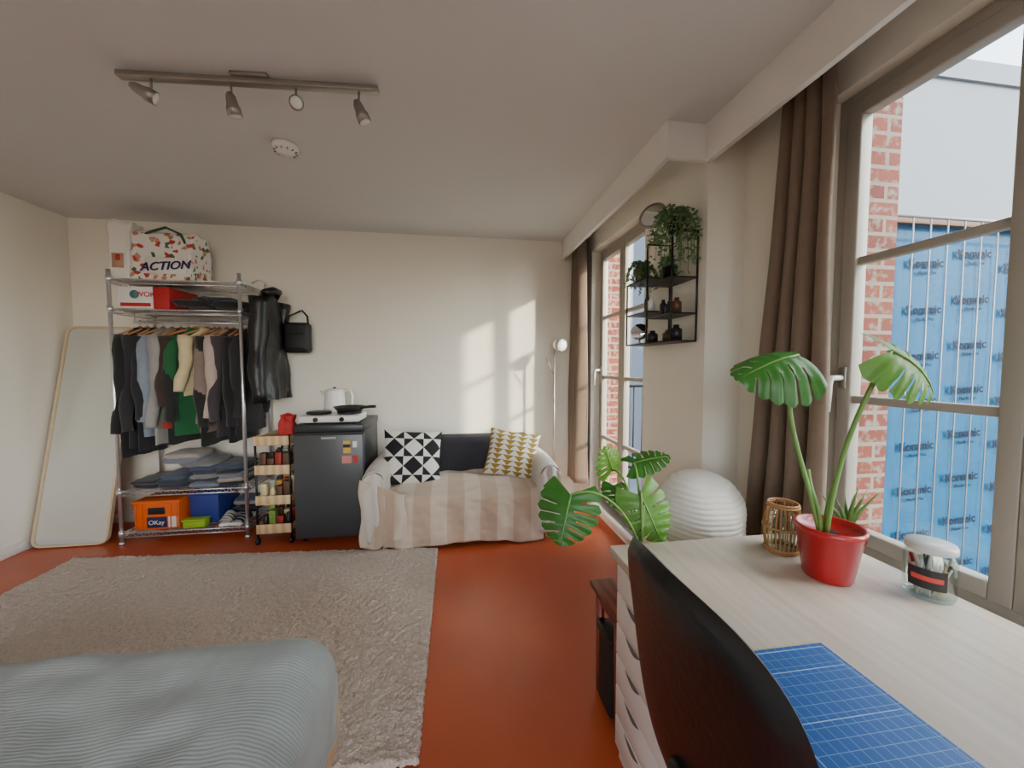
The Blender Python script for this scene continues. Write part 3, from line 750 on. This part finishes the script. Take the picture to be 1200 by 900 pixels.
fs.append(tuple((len(prof)-1)*n+j for j in range(n)))
b.add(vs,fs,PAP)
for a in range(3): b.tube([(1.045,1.5,.06),(1.045+.11*math.cos(a*2.1),1.5+.11*math.sin(a*2.1),.0)],.004,BLACK,6)
b.build('paper_lantern_lamp')
# rattan vase
RAT=M('rattan',(172,126,80),.7,var=.2,vs=40)
b=B(); rc=(1.045,1.075,DZ)
def rad(t): return .044+.010*math.sin(t*pi)-.004*t
for k in range(26):
    a=k*2*pi/26; b.tube([(rc[0]+rad(t)*math.cos(a),rc[1]+rad(t)*math.sin(a),rc[2]+.004+.15*t) for t in [i/8 for i in range(9)]],.0022,RAT,5)
for z in (0,.05,.5,.95,1.0):
    b.tube([(rc[0]+(rad(z)+.002)*math.cos(a*pi/12),rc[1]+(rad(z)+.002)*math.sin(a*pi/12),rc[2]+.004+.15*z) for a in range(25)],.0035,RAT,6)
b.lathe([(0,.002),(.037,.002),(.038,.125),(.035,.125),(.034,.006)],rc,glassmat('clear_glass',(235,240,235),.12)); b.build('rattan_candle_holder')
GV=glassmat('green_glass',(150,170,110),.25); GG=M('green_glass_rim',(120,130,70),.15)
b=B(); gc=(1.20,1.0,DZ); b.lathe([(.0,.001),(.028,.001),(.03,.01),(.022,.03),(.045,.055),(.05,.08),(.044,.1),(.041,.1),(.046,.08),(.04,.058),(0,.045)],gc,GV); b.lathe([(.044,.098),(.046,.102),(.042,.104)],gc,GG); b.lathe([(0,0),(.03,0),(.03,.006),(.02,.03)],gc,GG)
AL=M('aloe_leaf',(100,134,66),.5,var=.2)
b.lathe([(0,.085),(.044,.085)],gc,SOIL,18)
for k in range(9):
    a=k*2.4; h=R(.08,.15); e=R(.03,.07); p=Vector((gc[0],gc[1],gc[2]+.085))
    b.tube([p,p+Vector((e*.4*math.cos(a),e*.4*math.sin(a),h*.5)),p+Vector((e*math.cos(a),e*math.sin(a),h))],[.007,.006,.001],AL,6)
b.build('potted_aloe')
# glass jar
b=B(); jc=(1.215,.80,DZ); b.lathe([(0,.001),(.046,.001),(.05,.01),(.05,.11),(.044,.122),(.044,.128),(.042,.128),(.042,.12),(.047,.108),(.047,.012),(0,.006)],jc,glassmat('jar_glass',(240,244,242),.12),32)
b.lathe([(.0,.142),(.047,.142),(.049,.137),(.049,.124),(.046,.122),(.0,.122)],jc,M('jar_lid',(205,206,204),.3),32)
b.grid(lambda u,v:(jc[0]+.0506*math.cos(pi*.92+u*1.5),jc[1]+.0506*math.sin(pi*.92+u*1.5),DZ+.035+.05*v),14,2,M('jar_label',(40,38,38),.5))
b.grid(lambda u,v:(jc[0]+.0509*math.cos(pi*.97+u*1.2),jc[1]+.0509*math.sin(pi*.97+u*1.2),DZ+.055+.012*v),14,1,M('label_text',(220,70,60),.5))
random.seed(8)
for k in range(30):
    a=R(0,6.28); r=R(0,.033); q=a+R(-.8,.8); b.tube([(jc[0]+r*math.cos(a),jc[1]+r*math.sin(a),DZ+.008),(jc[0]+.038*math.cos(q),jc[1]+.038*math.sin(q),DZ+R(.08,.112))],.0035,random.choice([PC[5],PC[5],PC[2],WHITEPL,PC[8]]),6)
b.build('glass_jar')

# ---------------------------------------------------------------- office chair
CH=M('chair_leather',(18,18,20),.3,var=.08,bump=.12,bs=60)
b=B(); yc=.585
def back(side):
    def f(u,v):
        a=u*2*pi; r=v
        ex=.55
        sg=lambda q: math.copysign(abs(q)**ex,q)
        yy=.235*sg(math.cos(a))*r; zz=.235*sg(math.sin(a))*r
        z=.72+zz; y=yc+yy*(1-.06*(z<.72)*(.72-z)*4)
        lean=(.395-.12*(z-.72)-.25*max(0,z-.72)**2)
        x=lean+.55*yy*yy+side*.026*(1-r**6)**.5
        return (x,y,z)
    return f
b.grid(back(1),64,14,CH,cu=True); b.grid(back(-1),64,14,CH,cu=True)
b.box((.70,yc,.44),(.46,.46,.09),CH,.04,4)
b.tube([(.385,yc,.60),(.375,yc,.45),(.45,yc,.385),(.62,yc,.385)],.02,BLACK,10)
b.tube([(.68,yc,.39),(.68,yc,.10)],.025,BLACK,14)
for k in range(5):
    a=k*2*pi/5+.3; e=(.68+.27*math.cos(a),yc+.27*math.sin(a),.07); b.tube([(.68,yc,.11),e],[.024,.015],BLACK,10)
    b.tube([(e[0]-.012,e[1],.027),(e[0]+.012,e[1],.027)],.027,DARKPL,14)
b.build('office_chair')

# ---------------------------------------------------------------- wall shelf with plants
b=B(); y0,y1,z0,z1,xa,xb=1.80,2.30,1.42,1.97,1.075,1.212
def fr(*p): b.tube(list(p),.005,BLACK,6)
fr((xb,y0,z0),(xb,y1,z0),(xb,y1,z1-.18),(xb,(y0+y1)/2,z1-.18)); fr((xb,y0,z0),(xb,y0,z1),(xb,2.05,z1),(xb,2.05,z0))
fr((xa,y0,z0),(xa,y0,z1),(xa,2.05,z1),(xa,2.05,z0)); fr((xa,2.05,z1-.18),(xa,y1,z1-.18),(xa,y1,z0),(xa,y0,z0))
for (y,z) in ((y0,z0),(y0,z1),(y1,z0),(y1,z1-.18),(2.05,z1),(2.05,z0)): fr((xa,y,z),(xb,y,z))
for (ya,yb,z) in ((y0,2.05,1.42),(2.05,y1,1.42),(y0,2.05,1.56),(2.05,y1,1.60),(y0,2.05,1.74),(2.05,y1,1.79)): b.bx(xa,xb,ya,yb,z-.004,z+.004,BLACK)
b.build('wall_shelf')
IVY=M('ivy_leaf',(112,146,106),.5,var=.3,vs=20,transl=.25)
def ivy(name,pc,pr,ph,potm,n,spread,drop,seed):
    random.seed(seed); b=B(); b.lathe([(0,0),(pr*.75,0),(pr,ph),(pr*1.04,ph),(pr*.95,ph*.98),(0,ph*.9)],pc,potm,20)
    top=Vector(pc)+Vector((0,0,ph))
    for k in range(n):
        a=R(0,2*pi); s=R(.4,1)*spread; dx=math.cos(a)*s; dx=min(dx,XR1-.02-pc[0]) ; h=R(.02,.08); dp=R(.2,1)*drop
        pts=bez(top,top+Vector((dx*.4,math.sin(a)*s*.4,h*1.5)),top+Vector((dx,math.sin(a)*s,h*.5)),top+Vector((dx*1.02,math.sin(a)*s*1.1,-dp)),12)
        b.tube(pts,.0013,STEM,4)
        for p in pts[2:]:
            for q in range(2):
                d=Vector((R(-1,.6),R(-1,1),R(-.8,.5))).normalized(); u=Vector((R(-1,1),R(-1,1),1)).cross(d).normalized()*R(.007,.011); L=d*R(.018,.028)
                if (p+L).x>XR1-.005: continue
                b.add([p,p+L*.4+u,p+L,p+L*.4-u],[(0,1,2,3)],IVY,False)
    return b.build(name)
ivy('trailing_ivy',(1.13,1.87,1.976),.045,.07,BLACK,44,.14,.26,1)
ivy('trailing_ivy.001',(1.12,2.20,1.796),.045,.07,M('pot_olive',(116,108,72),.6),22,.09,.14,2)
ivy('potted_fern',(1.14,1.93,1.746),.04,.07,DARKPL,12,.06,.05,4)
b=B()
for (y,z,h,r,m) in ((2.12,1.606,.09,.02,WHITEPL),(2.17,1.606,.11,.016,DARKPL),(1.86,1.566,.08,.025,PC[6]),(1.92,1.566,.07,.028,DARKPL),(1.99,1.566,.09,.018,PC[8]),(2.1,1.426,.07,.03,DARKPL),(1.86,1.426,.08,.03,DARKPL),(1.94,1.426,.06,.025,PC[6])):
    b.lathe([(0,0),(r,0),(r,h*.7),(r*.5,h*.85),(r*.5,h),(0,h)],(1.14,y,z),m,14)
b.build('toiletry_bottles')
b=B(); b.lathe([(0,-.004),(.05,-.004),(.052,0),(.05,.004),(0,.004)],(1.12,2.22,1.50),MIR,30,rot=(pi/2-.2,0,-.6)); b.tube([(1.12,2.22,1.45),(1.12,2.22,1.43)],.006,NICK); b.lathe([(0,0),(.03,0),(.03,.006),(0,.01)],(1.12,2.22,1.4245),WHITEPL); b.build('vanity_mirror')
b=B(); b.lathe([(0,-.006),(.066,-.006),(.075,0),(.066,.006),(.0,.006)],(1.10,2.05,2.13),MIR,30,rot=(pi/2-.3,0,-.9)); b.lathe([(.064,-.007),(.078,-.004),(.078,.004),(.064,.007)],(1.10,2.05,2.13),NICK,30,rot=(pi/2-.3,0,-.9)); b.tube([(1.10,2.05,2.055),(1.12,2.04,1.985)],.006,NICK); b.lathe([(0,0),(.035,0),(.035,.006),(0,.01)],(1.12,2.035,1.976),NICK); b.build('vanity_mirror.001')

# ---------------------------------------------------------------- light
sd=Vector((-1,.8,-.52)).normalized()
l=bpy.data.lights.new('sun','SUN'); l.energy=11; l.angle=math.radians(2.5); l.color=(1,.82,.6)
o=bpy.data.objects.new('sun',l); S.collection.objects.link(o); o.rotation_euler=sd.to_track_quat('-Z','Y').to_euler(); o.location=(6,-4,6)
w=bpy.data.worlds.new('sky'); S.world=w; w.use_nodes=True; nt=w.node_tree
bg=nt.nodes['Background']; sk=nt.nodes.new('ShaderNodeTexSky'); sk.sky_type='NISHITA'; sk.sun_disc=False; sk.sun_elevation=math.radians(35); sk.sun_rotation=math.radians(130); sk.dust_density=2
hs=nt.nodes.new('ShaderNodeHueSaturation'); hs.inputs['Saturation'].default_value=.45
nt.links.new(sk.outputs[0],hs.inputs['Color']); nt.links.new(hs.outputs[0],bg.inputs[0]); bg.inputs[1].default_value=1.7
# ---------------------------------------------------------------- camera
cd=bpy.data.cameras.new('camera'); cd.sensor_width=36; cd.lens=13.5; cd.clip_start=.02; cd.clip_end=200
co=bpy.data.objects.new('camera',cd); S.collection.objects.link(co); co.location=(0,0,1.30); co.rotation_euler=(math.radians(90-2.9),0,math.radians(-8.5)); S.camera=co
